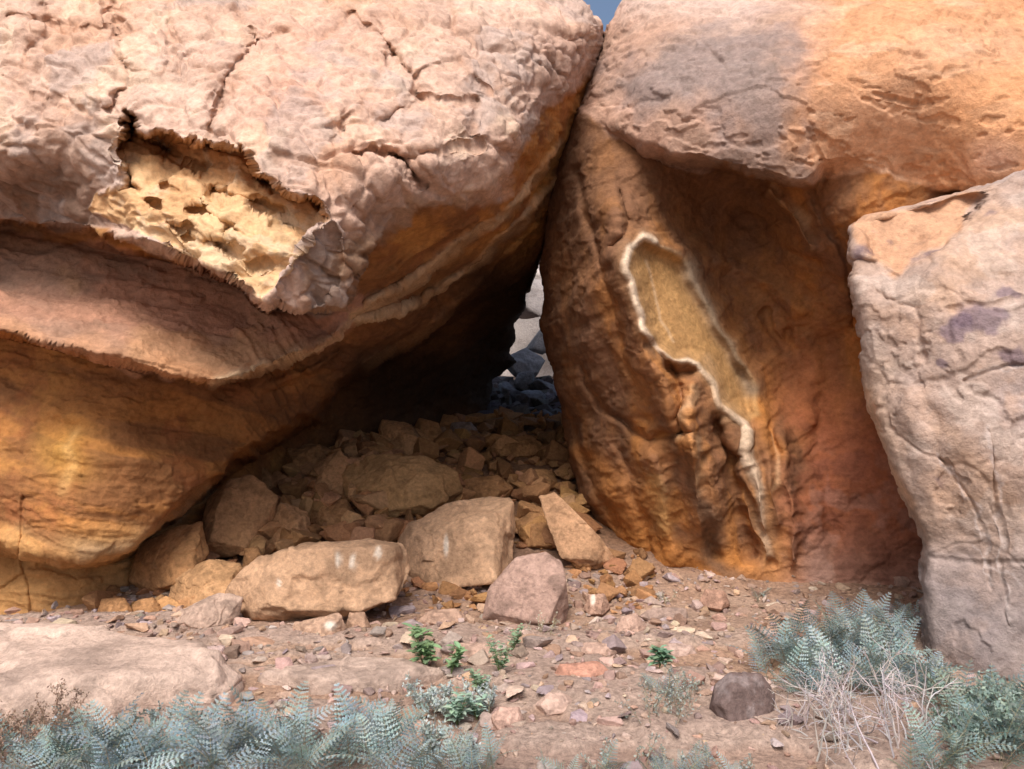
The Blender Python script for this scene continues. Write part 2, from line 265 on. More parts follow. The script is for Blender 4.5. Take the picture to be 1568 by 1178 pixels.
def hR(p,X,Y):
    m=ss(sdf(bulge,X,Y),0,12);f=ss(sdf(fin,X,Y),-12,4)
    q=p+.08*np.stack([fbm(p,2.5,3,131),fbm(p,2.5,3,141),fbm(p,2.5,3,151)],-1)
    a,b,i=worley(q*np.array([.8,.8,1.3]),2.0,25)
    h=m*(.008*ss(b-a,0,.12)+.03*(i-.5)*ss(b-a,0,.4))*ss(fbm(p,.9,2,155),-.3,.4)+.035*fbm(p,1.3,4,161)+.009*fbm(p,7,4,171,.55)
    sc_=fbm(p*np.array([1,1,2.2])+np.array([0,0,1])*(p[...,0:1]*.5),2.6,4,177)
    h-=.020*ss(sc_,.12,.17)*(.35+.5*m)+.012*ss(fbm(p*np.array([1,1,2]),6,3,178),.4,.5)*m
    st=p*np.array([1.4,1.4,4.5])+np.array([0,0,1])*(p[...,0:1]*-2.5)
    h+=(1-m)*(.025*fbm(st,1.0,5,181)+.012*ss(fbm(st,1.6,5,186),0,.1))
    h+=(1-m)*ss(X,1180,1240)*ss(Y,560,700)*.014*fbm(p*np.array([1.2,1.2,12]),1.5,4,191)
    return h*(1-.75*f)
def cR(p,X,Y):
    n1=fbm(p,1.2,5,201);n2=fbm(p,4.5,4,211);st=p*np.array([1.6,1.6,.6]);n3=fbm(st,2.5,5,221)
    col=np.zeros(X.shape+(3,))+np.array([.33,.15,.06])
    mixc(col,ss(n1,-.1,.5)*.6,(.19,.092,.05));mixc(col,ss(n3,.1,.5)*.65,(.46,.195,.057));mixc(col,ss(-n3,.1,.5)*.5,(.20,.10,.06));mixc(col,ss(n2,.1,.6)*.45,(.22,.11,.065))
    Xw,Yw=warp(X,Y,16,60,33)
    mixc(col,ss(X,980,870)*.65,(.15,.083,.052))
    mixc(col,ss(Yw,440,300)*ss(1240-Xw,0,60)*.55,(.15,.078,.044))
    mixc(col,ss(Xw,1180,1260)*ss(Yw,560,680)*.7,(.37,.12,.062));mixc(col,np.exp(-((Xw-1240)/60)**2-((Yw-600)/90)**2)*.5,(.47,.15,.055))
    mixc(col,ss(Xw,1150,1250)*ss(Yw,800,900)*.6,(.36,.25,.20));mixc(col,ss(n2,0,.4)*ss(Xw,1200,1260)*ss(Yw,560,680)*.5,(.21,.08,.05));mixc(col,ss(-n2,0,.4)*ss(Xw,1200,1260)*ss(Yw,640,760)*.35,(.34,.21,.17))
    mixc(col,np.exp(-(ldist([(1105,500),(1160,600),(1190,680)],Xw,Yw)/22)**2)*.6,(.58,.24,.055))
    mixc(col,np.exp(-(ldist([(950,830),(1050,870),(1130,860)],Xw,Yw)/28)**2)*.6,(.54,.215,.05))
    mixc(col,np.exp(-(ldist([(900,700),(960,800)],Xw,Yw)/22)**2)*.6,(.54,.22,.06))
    mixc(col,np.exp(-(ldist([(1080,780),(1100,860),(1130,890)],Xw,Yw)/16)**2)*.75,(.13,.08,.055))
    mixc(col,np.exp(-(ldist([(1000,740),(1010,820)],Xw,Yw)/12)**2)*.5,(.58,.35,.14))
    for c,w in (([(1060,700),(1070,790)],9),([(1110,560),(1130,640),(1125,700)],8),([(940,620),(960,700)],10),([(1205,640),(1222,760)],9),([(1040,660),(1035,740)],8)): mixc(col,np.exp(-(ldist(c,Xw,Yw)/w)**2)*.6,(.13,.07,.042))
    Xf,Yf=warp(X,Y,4,45,24,2)
    s=ss(sdf(fin,Xf,Yf),-2,4);mixc(col,s*.9,(.52,.30,.12));mixc(col,s*ss(n2,0,.4)*.5,(.38,.21,.085));mixc(col,np.exp(-(ldist([(1050,410),(1085,470),(1115,530),(1150,600)],Xf,Yf)/13)**2)*.85,(.25,.19,.135))
    mixc(col,np.exp(-(ldist(rimA,Xf,Yf)/14)**2)*.5,(.30,.18,.095))  # brownish shadow painted along both sides of the pale rim
    wd=3.7+1.1*n1+.8*n2+3.0*ss(Y,640,720)
    mixc(col,np.exp(-(ldist(rimA,Xf,Yf)/wd)**4)*(.95-.25*ss(Y,640,700)-.35*ss(Y,770,850))*(.9+.3*n2),(.72,.56,.41));mixc(col,np.exp(-(ldist([(985,366),(1042,396),(1084,462)],Xf,Yf)/2)**2)*.35,(.52,.40,.29))
    mixc(col,np.exp(-(ldist([(986,400),(1000,440),(1008,490),(1033,522)],Xf,Yf)/2)**2)*.5,(.66,.48,.31))
    for c,w,o in (([(1070,556),(1100,596),(1120,630)],9,.35),([(1185,660),(1195,760)],4,.4),([(1050,580),(1052,660)],6,.45),([(1070,660),(1080,760)],7,.4),([(1190,295),(1225,350)],8,.4)):
        mixc(col,np.exp(-(ldist(c,Xw,Yw)/w)**2)*o,(.60,.40,.23))
    m=ss(sdf(bulge,Xw,Yw),-4,4)
    bc_=np.zeros(X.shape+(3,))+np.array([.54,.285,.155])
    mixc(bc_,ss(n1,-.2,.6)*.5,(.56,.34,.22));mixc(bc_,ss(n2,.1,.6)*.45,(.40,.195,.10));mixc(bc_,ss(fbm(p*np.array([1,1,2.5]),3,4,233),.15,.4)*.4,(.60,.41,.28))
    g=ss(1235-Xw+.35*(140-Yw)+60*n1,-60,130);mixc(bc_,g*.75,(.37,.25,.20));mixc(bc_,g*ss(n2,-.2,.3)*.5,(.48,.29,.21));
    gp=ss(sdf([(1040,60),(1110,30),(1190,50),(1215,120),(1225,270),(1190,282),(1100,262),(1130,180),(1080,150),(1000,160),(930,150),(900,110)],Xw,Yw)+24*n2+20*n1,-35,30);mixc(bc_,gp*.72,(.20,.17,.165))
    mixc(bc_,ss(Yw,60,-10)*ss(1250-Xw,0,120)*.5,(.58,.47,.42))
    mixc(bc_,ss(Xw,1400,1500)*ss(Yw,60,140)*.5,(.58,.27,.11));mixc(bc_,np.exp(-((Xw-1530)/50)**2-((Yw-240)/30)**2)*.7,(.62,.38,.28))
    mixc(bc_,ss(Yw,215,250)*ss(1240-Xw,0,30)*.45,(.22,.14,.10))
    return col*(1-m[...,None])+bc_*m[...,None]
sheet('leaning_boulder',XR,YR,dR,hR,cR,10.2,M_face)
# =============== buttress ===============
edgeB=[(1900,100),(1720,190),(1568,250),(1475,292),(1325,338),(1306,350),(1300,392),(1318,520),(1333,620),(1382,750),(1408,830),(1413,960),(1430,1150)]
ys=axis(100,240,1080,1150,2.3,8);v=np.concatenate([np.arange(0,280,2.3),np.linspace(280,800,45)]);v/=v[-1]
xl=interp(edgeB,ys)+5*fbm(np.stack([ys/25,ys*0,ys*0],-1),1,4,777);XB=xl[:,None]+(2100-xl[:,None])*v[None];YB=np.repeat(ys[:,None],len(v),1)
bb=[(1310,345,5.2),(1300,400,5.05),(1400,380,5.0),(1460,300,5.2),(1430,400,4.75),(1340,600,4.95),(1400,800,4.85),(1420,1000,4.75),(1568,260,5.0),(1568,400,4.55),(1568,600,4.45),(1500,700,4.5),(1568,1000,4.45),(1480,1000,4.55),(2100,300,3.9),(2100,1000,3.9),(1450,550,4.6)]
def dB(X,Y):
    Xw,Yw=warp(X,Y,7,40,43);d=rbf(bb,X,Y,.2)
    f=ss(sdf([(1300,345),(1480,295),(1510,300),(1425,400),(1370,415),(1335,395)],Xw,Yw),-3,6);d+=.10*f
    f=ss(sdf([(1300,395),(1345,400),(1375,420),(1330,430),(1305,430)],Xw,Yw),-3,4);d+=.05*f
    for c,a,w in (([(1515,660),(1530,800),(1545,960)],.02,2.5),([(1390,600),(1420,720),(1430,800)],-.05,20),([(1440,480),(1568,455)],.015,4),([(1480,580),(1568,560)],.02,3),([(1340,450),(1400,470),(1420,560)],.02,5),([(1440,700),(1500,790),(1520,900)],.015,2.5),([(1430,850),(1500,870),(1568,860)],.015,3)): d+=a*np.exp(-(ldist(c,Xw,Yw)/w)**2)
    e=np.clip((X-interp(edgeB,Y))/20,0,1);d+=.2*(1-np.sqrt(1-(1-e)**2));return d
def hB(p,X,Y):
    q=p+.1*np.stack([fbm(p,2.5,3,231),fbm(p,2.5,3,241),fbm(p,2.5,3,251)],-1);a,b,i=worley(q,1.7,35);a2,b2,i2=worley(q,5,45)
    return .008*ss(b-a,0,.06)+.05*(i-.5)*ss(b-a,0,.5)+.014*(i2-.5)*ss(b2-a2,0,.3)+.03*fbm(p,1.5,5,261)+.008*fbm(p,8,4,271)-.013*ss(fbm(p,3.5,5,273),.2,.27)
def cB(p,X,Y):
    n1=fbm(p,1.5,5,301);n2=fbm(p,5,5,311);Xw,Yw=warp(X,Y,14,40,53)
    c=np.zeros(X.shape+(3,))+np.array([.41,.30,.245]);mixc(c,ss(n1,-.1,.5)*.6,(.31,.255,.245));mixc(c,ss(n2,.1,.5)*.5,(.45,.30,.22));mixc(c,ss(-n1,.2,.6)*.5,(.47,.30,.195));mixc(c,ss(-n2,.2,.5)*.4,(.50,.41,.355))
    mixc(c,ss(sdf([(1300,345),(1480,295),(1500,300),(1425,395),(1370,412),(1335,395)],Xw,Yw),-6,4)*.9,(.50,.285,.17))
    for (a,b,w,h) in ((1510,490,45,20),(1550,545,30,20),(1470,500,20,16),(1540,450,25,12),(1440,560,18,10)): mixc(c,ss(np.exp(-((Xw-a)/w)**2-((Yw-b)/h)**2)+.35*n2,.25,.6)*.7,(.14,.10,.13))
    mixc(c,ss(Yw,740,880)*.6,(.21,.18,.18));mixc(c,ss(1400-Xw,0,60)*ss(Yw,380,700)*.4,(.44,.30,.195))
    mixc(c,np.exp(-(ldist([(1335,600),(1360,700),(1400,770)],X,Y)/7)**2)*.8,(.62,.41,.28))
    for l in ([(1515,660),(1530,800),(1545,960)],[(1480,580),(1568,555)],[(1440,700),(1500,790),(1520,900)],[(1490,840),(1568,900)]): mixc(c,np.exp(-(ldist(l,Xw,Yw)/2.2)**2)*.55,(.54,.46,.43))
    return c
sheet('rock_buttress',XB,YB,dB,hB,cB,8.5,M_face)
# =============== ground ===============
def ledf(x,y):
    p=np.stack([x*.6,y*2.2,x*0],-1);return fbm(p,1.3,4,441),(np.abs(x)<6)*(y>2.4)*(y<5.7)
def gz(x,y,detail=True):
    x=np.asarray(x,float);y=np.asarray(y,float)
    z=np.interp(y,[-500,0,5.9,6.5,9.5,12,15,18,60,500],[0,0,0,.1,.93,1.35,1.75,1.9,1.9,1.9])
    z=z+.25*np.exp(-((x+1.35)/.95)**2-((y-8.3)/1.2)**2)
    if detail:
        p=np.stack([x,y,x*0],-1);z=z+.025*fbm(p,1.3,4,401)+.012*fbm(p,6,3,411)*(np.abs(x)<12)
        l,m=ledf(x,y);z=z+m*(.032*ss(l,-.04,.0)+.028*ss(l,.25,.28))
    return z
gx=np.concatenate([-np.geomspace(500,5.2,24),np.arange(-5,5,.035),np.geomspace(5.2,500,24)])
gy=np.concatenate([-np.geomspace(300,1,14),np.linspace(-.5,2.4,12),np.arange(2.5,13,.035),np.geomspace(13.2,700,24)])
GX,GY=np.meshgrid(gx,gy);GZ=gz(GX,GY)
gp=np.stack([GX,GY,GZ],-1);n=fbm(gp,1.5,5,421);n2=fbm(gp,6,4,431);led,m_=ledf(GX,GY)
GC=np.zeros(GX.shape+(3,))+np.array([.41,.265,.185])
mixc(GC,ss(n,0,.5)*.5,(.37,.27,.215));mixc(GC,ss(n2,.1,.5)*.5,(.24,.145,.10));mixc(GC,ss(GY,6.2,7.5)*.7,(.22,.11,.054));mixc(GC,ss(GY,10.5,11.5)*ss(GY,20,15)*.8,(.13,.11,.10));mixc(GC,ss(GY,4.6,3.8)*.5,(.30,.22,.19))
mixc(GC,m_*ss(led,-.03,.03)*.7,(.44,.33,.27));mixc(GC,m_*ss(led,.25,.3)*.5,(.40,.29,.24))
idx=np.arange(GX.size).reshape(GX.shape);gf=np.stack([idx[:-1,:-1],idx[:-1,1:],idx[1:,1:],idx[1:,:-1]],-1).reshape(-1,4)
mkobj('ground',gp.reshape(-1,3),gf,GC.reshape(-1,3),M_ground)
def gd(px,py):
    d=np.linspace(2.2,16,1400);z=CH-(py-CY)/F*d;g=gz((px-CX)/F*d,d,False);k=np.argmax(z<=g);return d[k] if k>0 else 9.0
# =============== stones ===============
def ico(sub):
    bm=bmesh.new();bmesh.ops.create_icosphere(bm,subdivisions=sub,radius=1);V=np.array([v.co[:] for v in bm.verts]);Fc=np.array([[v.index for v in f.verts] for f in bm.faces]);bm.free();return V,Fc
ICO={k:ico(k) for k in (2,3,4,5,6)}
def hull_planes(pts):
    bm=bmesh.new()
    for p in pts: bm.verts.new(p)
    bmesh.ops.convex_hull(bm,input=bm.verts)
    bmesh.ops.recalc_face_normals(bm,faces=bm.faces);bm.normal_update()
    N=np.array([f.normal[:] for f in bm.faces]);D=np.array([f.normal.dot(f.verts[0].co) for f in bm.faces]);bm.free()
    s=D<0;N[s]*=-1;D[s]*=-1
    keep=[]
    for i in range(len(N)):
        if all(N[i]@N[j]<.99 for j in keep): keep.append(i)
    return N[keep],D[keep]
def project(dirs,N,D,k):
    q=dirs@N.T;q=np.where(q>1e-4,q/np.maximum(D,1e-3),0)
    m=q.max(1,keepdims=True);return 1/(m[:,0]*((q/m)**k).sum(1)**(1/k))
def solid(name,pts,col,sub=5,k=60,rough=1.0,col2=None,marks=(),seed=0,mat=None,cuts=0):
    pts=np.array(pts);c=(pts.max(0)+pts.min(0))/2;q=pts-c;sc=np.maximum(np.abs(q).max(0),.02)
    N,D=hull_planes((q/sc).tolist())
    if cuts:
        r=np.random.default_rng(seed+31);qq=q/sc
        cn=r.normal(size=(cuts,3));cn[:,1]=-np.abs(cn[:,1])-.25;cn[:,2]+=.25;cn/=np.linalg.norm(cn,axis=1,keepdims=True)
        cd=(qq@cn.T).max(0)*r.uniform(.74,.9,cuts);N=np.concatenate([N,cn]);D=np.concatenate([D,cd])
    V,Fc=ICO[sub];r=project(V,N,D,k);v=V*r[:,None]*sc+c
    nrm=V/sc;nrm/=np.linalg.norm(nrm,axis=1,keepdims=True);s=sc.max()
    w=v+seed*3.1;a,b,i=worley(w+.03*fbm(w,8,2,3)[:,None],2.2/s,seed)
    v=v+nrm*(s*rough*(.022*fbm(w,1.6/s,4,seed+500)+.012*fbm(w,8/s,4,seed+510)+.06*(i-.5)*ss(b-a,0,.05)))[:,None]
    C=np.zeros_like(v)+np.array(col);n=fbm(v,3/s,4,seed+520)
    mixc(C,ss(n,0,.6)*.7,col2 if col2 else tuple(x*.6 for x in col));mixc(C,ss(-n,.2,.7)*.4,tuple(min(.7,x*1.2+.02) for x in col))
    mixc(C,ss(fbm(v,9/s,4,seed+530),.2,.5)*.4,tuple(x*.5 for x in col))
    for (mx,my,w_,h_) in marks:
        pxs=v[:,0]/v[:,1]*F+CX;pys=CY-(v[:,2]-CH)/v[:,1]*F
        m=np.exp(-(((pxs-mx)/w_)**2+((pys-my)/h_)**2)**2)*(nrm[:,1]<.3);mixc(C,m*.8,(.76,.68,.58))
    return mkobj(name,v,Fc,C,mat or M_stone)
sd=[0]
def rock(poly,col,t=.7,dd=0,name='fallen_boulder',k=180,marks=(),rough=1.0,fx=0,fy=-.14,fs=.62,col2=None,cuts=3):
    sd[0]+=1;r=np.random.default_rng(sd[0]);poly=np.array(poly,float);c=poly.mean(0);d=gd(c[0],poly[:,1].max()-3)+dd
    w=(poly[:,0].max()-poly[:,0].min())/F*d;hgt=(poly[:,1].max()-poly[:,1].min())/F*d;T=t*min(w,max(hgt*1.6,.05));T=max(T,.08)
    o=(poly-c)*1.03+c;tilt=lambda q:-(q[:,1]-c[1])/F*d*.35
    a=P(o[:,0],o[:,1],d+.42*T+tilt(o)*.6)
    nf=4;an=np.arange(nf)/nf*6.283+.785+r.uniform(-.35,.35);ext=np.ptp(poly,axis=0)/2
    cf=c+np.array([fx*ext[0]*2,-fy*ext[1]*2])+r.uniform(-.12,.12,2)*ext
    f=cf+np.stack([np.cos(an)*ext[0],np.sin(an)*ext[1]],-1)*fs*r.uniform(.95,1.15,(nf,1))
    fr=P(f[:,0],f[:,1],d+.02*T+tilt(f)+r.uniform(-.3,.3)*T*(f[:,0]-c[0])/ext[0])
    g=(poly-c)*.7+c;bk=P(g[:,0],g[:,1],d+T)
    return solid(name,np.concatenate([a,fr,bk]),col,6 if (marks or w>.45) else 5,k,rough,col2,marks,sd[0],cuts=cuts)
OR=(.47,.26,.13);OB=(.40,.21,.095);TN=(.52,.325,.20);GR=(.38,.27,.22);DK=(.29,.15,.072);PU=(.38,.25,.20)
rock([(352,905),(385,868),(470,838),(560,828),(612,838),(626,870),(606,903),(540,925),(430,958),(372,962),(352,940)],TN,.75,marks=((518,857,4,12),(540,861,4,12),(579,846,5,10),(427,893,3,7)),fs=.9,cuts=4,fy=.0,rough=1.2)
rock([(608,838),(625,805),(700,768),(752,755),(782,762),(784,800),(780,870),(700,900),(650,892),(620,870)],TN,.9,marks=((683,835,4,16),),fs=.82,fx=.04,cuts=3,fy=-.18,rough=1.2)
rock([(524,742),(528,712),(575,694),(650,698),(700,722),(708,750),(690,770),(640,798),(570,800),(535,780)],(.46,.27,.125),.85,cuts=5,rough=1.2)
rock([(738,950),(748,905),(790,855),(835,846),(858,860),(870,935),(862,956),(770,958)],PU,.5,fs=.88,rough=.6,cuts=1,fy=0)
rock([(574,672),(586,643),(625,648),(656,682),(652,705),(600,704)],OR,.9)
rock([(826,762),(850,755),(905,810),(946,868),(930,878),(885,842),(850,800)],(.48,.28,.16),.5,fs=.5,cuts=1)
rock([(790,800),(812,785),(850,790),(862,820),(845,845),(800,842)],OB,.8)
rock([(258,935),(262,885),(320,858),(368,862),(380,900),(340,930),(290,942)],(.47,.27,.135),.8)
rock([(255,965),(275,935),(335,908),(372,915),(362,950),(310,972)],(.45,.32,.25),.6,cuts=2)
rock([(300,835),(305,780),(345,735),(385,728),(424,765),(410,810),(370,840),(320,858)],OR,.8,dd=-.1,cuts=4)
rock([(200,890),(212,835),(262,810),(308,800),(318,850),(285,890),(230,912)],OB,.8,dd=-.1,cuts=4)
rock([(400,835),(412,790),(430,770),(470,785),(480,830),(450,850),(410,852)],OR,.8)
rock([(340,790),(352,720),(400,708),(428,745),(415,790)],OB,.8,dd=.2)
rock([(468,760),(480,715),(520,690),(545,720),(530,760),(495,770)],OR,.8)
rock([(468,800),(480,770),(530,765),(546,795),(520,815)],OB,.8)
rock([(420,730),(440,690),(490,680),(505,715),(480,745)],OB,.8)
rock([(630,665),(642,640),(672,648),(680,680),(650,692)],OB,.8)
rock([(685,670),(690,648),(722,646),(732,665),(710,676)],GR,.8)
rock([(555,820),(575,800),(602,803),(606,828),(580,840)],OB,.8)
rock([(370,880),(375,840),(395,838),(402,862),(392,890)],OB,.8)
rock([(700,760),(712,735),(760,728),(785,748),(770,772),(720,775)],OB,.8)
rock([(745,690),(760,668),(810,665),(835,685),(815,705),(765,706)],OB,.8)
rock([(800,740),(812,718),(845,720),(858,745),(830,758)],OB,.8)
rock([(655,740),(668,715),(700,712),(715,735),(690,750)],DK,.8)
rock([(515,700),(528,672),(560,668),(578,695),(555,712)],OR,.8)
rock([(448,985),(452,955),(520,938),(528,965),(518,985),(480,990)],(.46,.30,.21),.7,marks=((506,958,9,7),),cuts=1)
rock([(530,960),(535,938),(558,938),(570,968),(555,976)],(.44,.28,.19),.7)
rock([(150,940),(155,918),(190,914),(202,935),(190,950),(165,952)],OB,.8)
rock([(200,940),(205,920),(235,915),(250,932),(240,946),(215,950)],OB,.8)
rock([(942,970),(950,945),(975,940),(990,960),(985,982),(955,985)],(.47,.31,.24),.8)
rock([(848,1035),(858,1017),(915,1013),(936,1030),(930,1053),(870,1055)],(.50,.26,.185),.8,rough=.6)
rock([(818,1080),(840,1060),(872,1063),(884,1083),(865,1101),(828,1099)],(.52,.36,.29),.8)
rock([(750,1103),(765,1083),(795,1083),(802,1103),(790,1121),(758,1121)],(.52,.34,.27),.8)
rock([(1088,1085),(1095,1050),(1118,1030),(1165,1032),(1186,1068),(1180,1110),(1120,1118),(1095,1105)],(.15,.105,.095),.8,rough=.6,fs=.8,col2=(.26,.21,.20),cuts=3)
rock([(600,1135),(615,1105),(660,1107),(672,1135),(650,1157),(615,1155)],(.48,.31,.24),.7)
rock([(980,945),(1000,930),(1050,933),(1055,950),(1000,957)],GR,.8)
rock([(1068,925),(1080,902),(1110,905),(1118,928),(1095,940)],(.42,.25,.18),.8)
rock([(895,935),(900,912),(925,908),(935,930),(920,945)],(.42,.26,.19),.8,marks=((908,918,4,9),))
rock([(870,855),(885,838),(905,845),(912,870),(890,880)],OB,.8)
rock([(795,870),(805,850),(825,852),(828,872)],OB,.8)
rock([(640,955),(655,935),(700,932),(715,950),(680,962)],(.46,.30,.22),.8)
rock([(1010,1000),(1025,985),(1060,988),(1068,1002),(1035,1010)],(.48,.34,.28),.8)
rock([(880,1005),(895,985),(935,985),(945,1000),(915,1012)],(.48,.32,.25),.8)
rock([(690,1005),(700,985),(745,985),(760,1000),(720,1012)],(.46,.31,.24),.8)
rock([(1000,1075),(1012,1058),(1050,1060),(1058,1078),(1025,1086)],(.42,.30,.26),.8)
def ledge(poly,h,col,name='rock_slab',k=110,rough=.35):
    sd[0]+=1;r=np.random.default_rng(sd[0]+99);g=[]
    for x,y in poly:
        d=gd(x,y);g.append([(x-CX)/F*d,d])
    g=np.array(g);c=g.mean(0);pts=[]
    for s,z in ((1.03,-.1),(1.0,h*.55),(.9,h)):
        for a in g:
            q=c+(a-c)*s*r.uniform(.94,1.06);pts.append([q[0],q[1],z+r.uniform(-.1,.1)*h])
    return solid(name,pts,col,6,k,rough,None,(),sd[0])
ledge([(-160,1100),(-100,1010),(60,1005),(220,1020),(330,1040),(378,1058),(350,1082),(200,1105),(0,1125)],.20,(.54,.40,.325),rough=1.0)
ledge([(400,1050),(430,1034),(520,1026),(640,1030),(690,1040),(600,1058),(500,1064)],.08,(.43,.32,.26),rough=.9)
# rubble
tmpl=[]
for t in range(18):
    r=np.random.default_rng(900+t);pp=r.normal(size=(9,3));pp/=np.linalg.norm(pp,axis=1,keepdims=True);pp*=np.array([1,r.uniform(.6,.95),r.uniform(.45,.85)])*r.uniform(.8,1.1,(9,1))
    N,D=hull_planes(pp.tolist());o=[]
    for sub in (2,3,4):
        V,Fc=ICO[sub];rr=project(V,N,np.maximum(D,.15),120);v=V*np.minimum(rr,1.35)[:,None];v=v*(1+.03*fbm(v,2.5,3,t)[:,None]+(.02*fbm(v,7,3,t)[:,None] if sub==4 else 0));o.append((v,Fc))
    tmpl.append(o)
def rubble(name,items):
    Vs=[];Fs=[];Cs=[];o=0
    for (x,y,z,s,flat,col) in items:
        t=tmpl[rng.integers(18)][2 if s>.1 else (1 if s>.03 else 0)];v,f=t
        a=rng.uniform(0,6.28);b=rng.normal()*.45;M=np.array([[math.cos(a),-math.sin(a),0],[math.sin(a),math.cos(a),0],[0,0,1]])@np.array([[1,0,0],[0,math.cos(b),-math.sin(b)],[0,math.sin(b),math.cos(b)]])
        q=(v*np.array([s,s*rng.uniform(.6,1),s*flat]))@M.T+np.array([x,y,z]);Vs.append(q);Fs.append(f+o);o+=len(q)
        c=np.array(col)*rng.uniform(.6,1.2)*np.array([1,rng.uniform(.94,1.06),rng.uniform(.9,1.1)]);Cs.append(np.tile(c,(len(q),1)))
    mkobj(name,np.concatenate(Vs),np.concatenate(Fs),np.concatenate(Cs),M_stone,False)
it=[]
for _ in range(1700):
    y=rng.uniform(5.9,11.5);px=rng.uniform(330 if y>6.6 else 120,1000 if y<7 else 880);x=(px-CX)/F*y
    s=min(.2,.03+.04*rng.exponential());it.append((x,y,float(gz(x,y,False))+s*.25,s,rng.uniform(.7,1.0),[OR,OB,(.36,.18,.085),OB][rng.integers(4)]))
for _ in range(430):
    y=6.9+4.1*rng.random();px=rng.uniform(370,900);x=(px-CX)/F*y
    s=rng.uniform(.08,.27);it.append((x,y,float(gz(x,y,False))+s*.45,s,rng.uniform(.7,1.0),[OR,OB,(.38,.19,.09),OB][rng.integers(4)]))
for _ in range(110):
    y=6.6+2.4*rng.random();px=rng.uniform(230,600);x=(px-CX)/F*y
    s=rng.uniform(.12,.28);it.append((x,y,float(gz(x,y,False))+s*.6,s,rng.uniform(.7,1.1),OR))
for _ in range(160):
    y=11+3.5*rng.random();px=rng.uniform(720,900);x=(px-CX)/F*y
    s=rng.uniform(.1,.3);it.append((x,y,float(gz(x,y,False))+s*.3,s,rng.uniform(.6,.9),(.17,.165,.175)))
rubble('rubble_pile',it)
it=[]
for _ in range(4300):
    y=3.0+3.7*rng.random()**.62;px=rng.uniform(-60,1420 if y>4.7 else 1600);x=(px-CX)/F*y
    if y<4.6 and x<-1.3 and rng.random()<.4: continue
    s=min(.13,.010+.026*rng.exponential())
    it.append((x,y,float(gz(x,y))+s*.15,s,rng.uniform(.4,.9),[(.47,.32,.245),(.45,.29,.21),(.40,.29,.25),(.50,.38,.31),(.38,.25,.20),(.37,.30,.275)][rng.integers(6)]))
rubble('scattered_stones',it)
# background beyond the passage
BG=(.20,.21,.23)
def bgrock(px,py,d,w,h,t,name='background_boulder',col=BG):
    sd[0]+=1;r=np.random.default_rng(sd[0]+7);c=P(px,py,d);pts=r.normal(size=(12,3));pts/=np.linalg.norm(pts,axis=1,keepdims=True);pts=pts*np.array([w,t,h])+c
    return solid(name,pts,col,5,120,.8,None,(),sd[0],cuts=2)
bgrock(800,485,17,1.2,1.1,1.2,col=(.42,.37,.35));bgrock(812,430,19,1.2,.8,1,col=(.50,.44,.41));bgrock(798,560,14,.45,.35,.5,col=(.28,.29,.31));bgrock(836,585,13.2,.35,.35,.4);bgrock(775,605,12.9,.35,.25,.4);bgrock(812,615,12.3,.33,.2,.4)
bgrock(850,628,12.4,.3,.22,.3);bgrock(835,525,15,.45,.5,.5,col=(.3,.30,.31));bgrock(780,645,12,.3,.18,.3);bgrock(830,655,11.6,.35,.18,.3);bgrock(808,585,13,.25,.2,.3)
bgrock(700,540,22,4,2.2,2,col=(.40,.36,.34))
# =============== plants ===============
class MB:
    def __init__(s): s.v=[];s.f=[];s.c=[]
    def tri(s,a,b,c,col):
        n=len(s.v);s.v+=[a,b,c];s.f.append((n,n+1,n+2));s.c+=[col]*3
    def quad(s,a,b,c,d,col):
        n=len(s.v);s.v+=[a,b,c,d];s.f.append((n,n+1,n+2,n+3));s.c+=[col]*4
    def tube(s,pts,r0,r1,col):
        n0=len(s.v);m=len(pts)
        for i,p in enumerate(pts):
            t=(pts[min(i+1,m-1)]-pts[max(i-1,0)]);t=t/(np.linalg.norm(t)+1e-9);u=np.cross(t,[.3,.2,.9]);u/=np.linalg.norm(u)+1e-9;w=np.cross(t,u);r=r0+(r1-r0)*i/(m-1)
            for k in range(4): a=k*math.pi/2;s.v.append(p+r*(math.cos(a)*u+math.sin(a)*w));s.c.append(col)
        for i in range(m-1):
            for k in range(4): a=n0+i*4+k;b=n0+i*4+(k+1)%4;s.f.append((a,b,b+4,a+4))
    def make(s,name): return mkobj(name,np.array(s.v),s.f,np.array(s.c),M_leaf,False)
def cv(c,v=.25): return tuple(np.array(c)*rng.uniform(1-v,1+v)*np.array([rng.uniform(.9,1.1),1,rng.uniform(.9,1.1)]))
def gpos(px,py):
    d=gd(px,py);x=(px-CX)/F*d;return np.array([x,d,float(gz(x,d))])
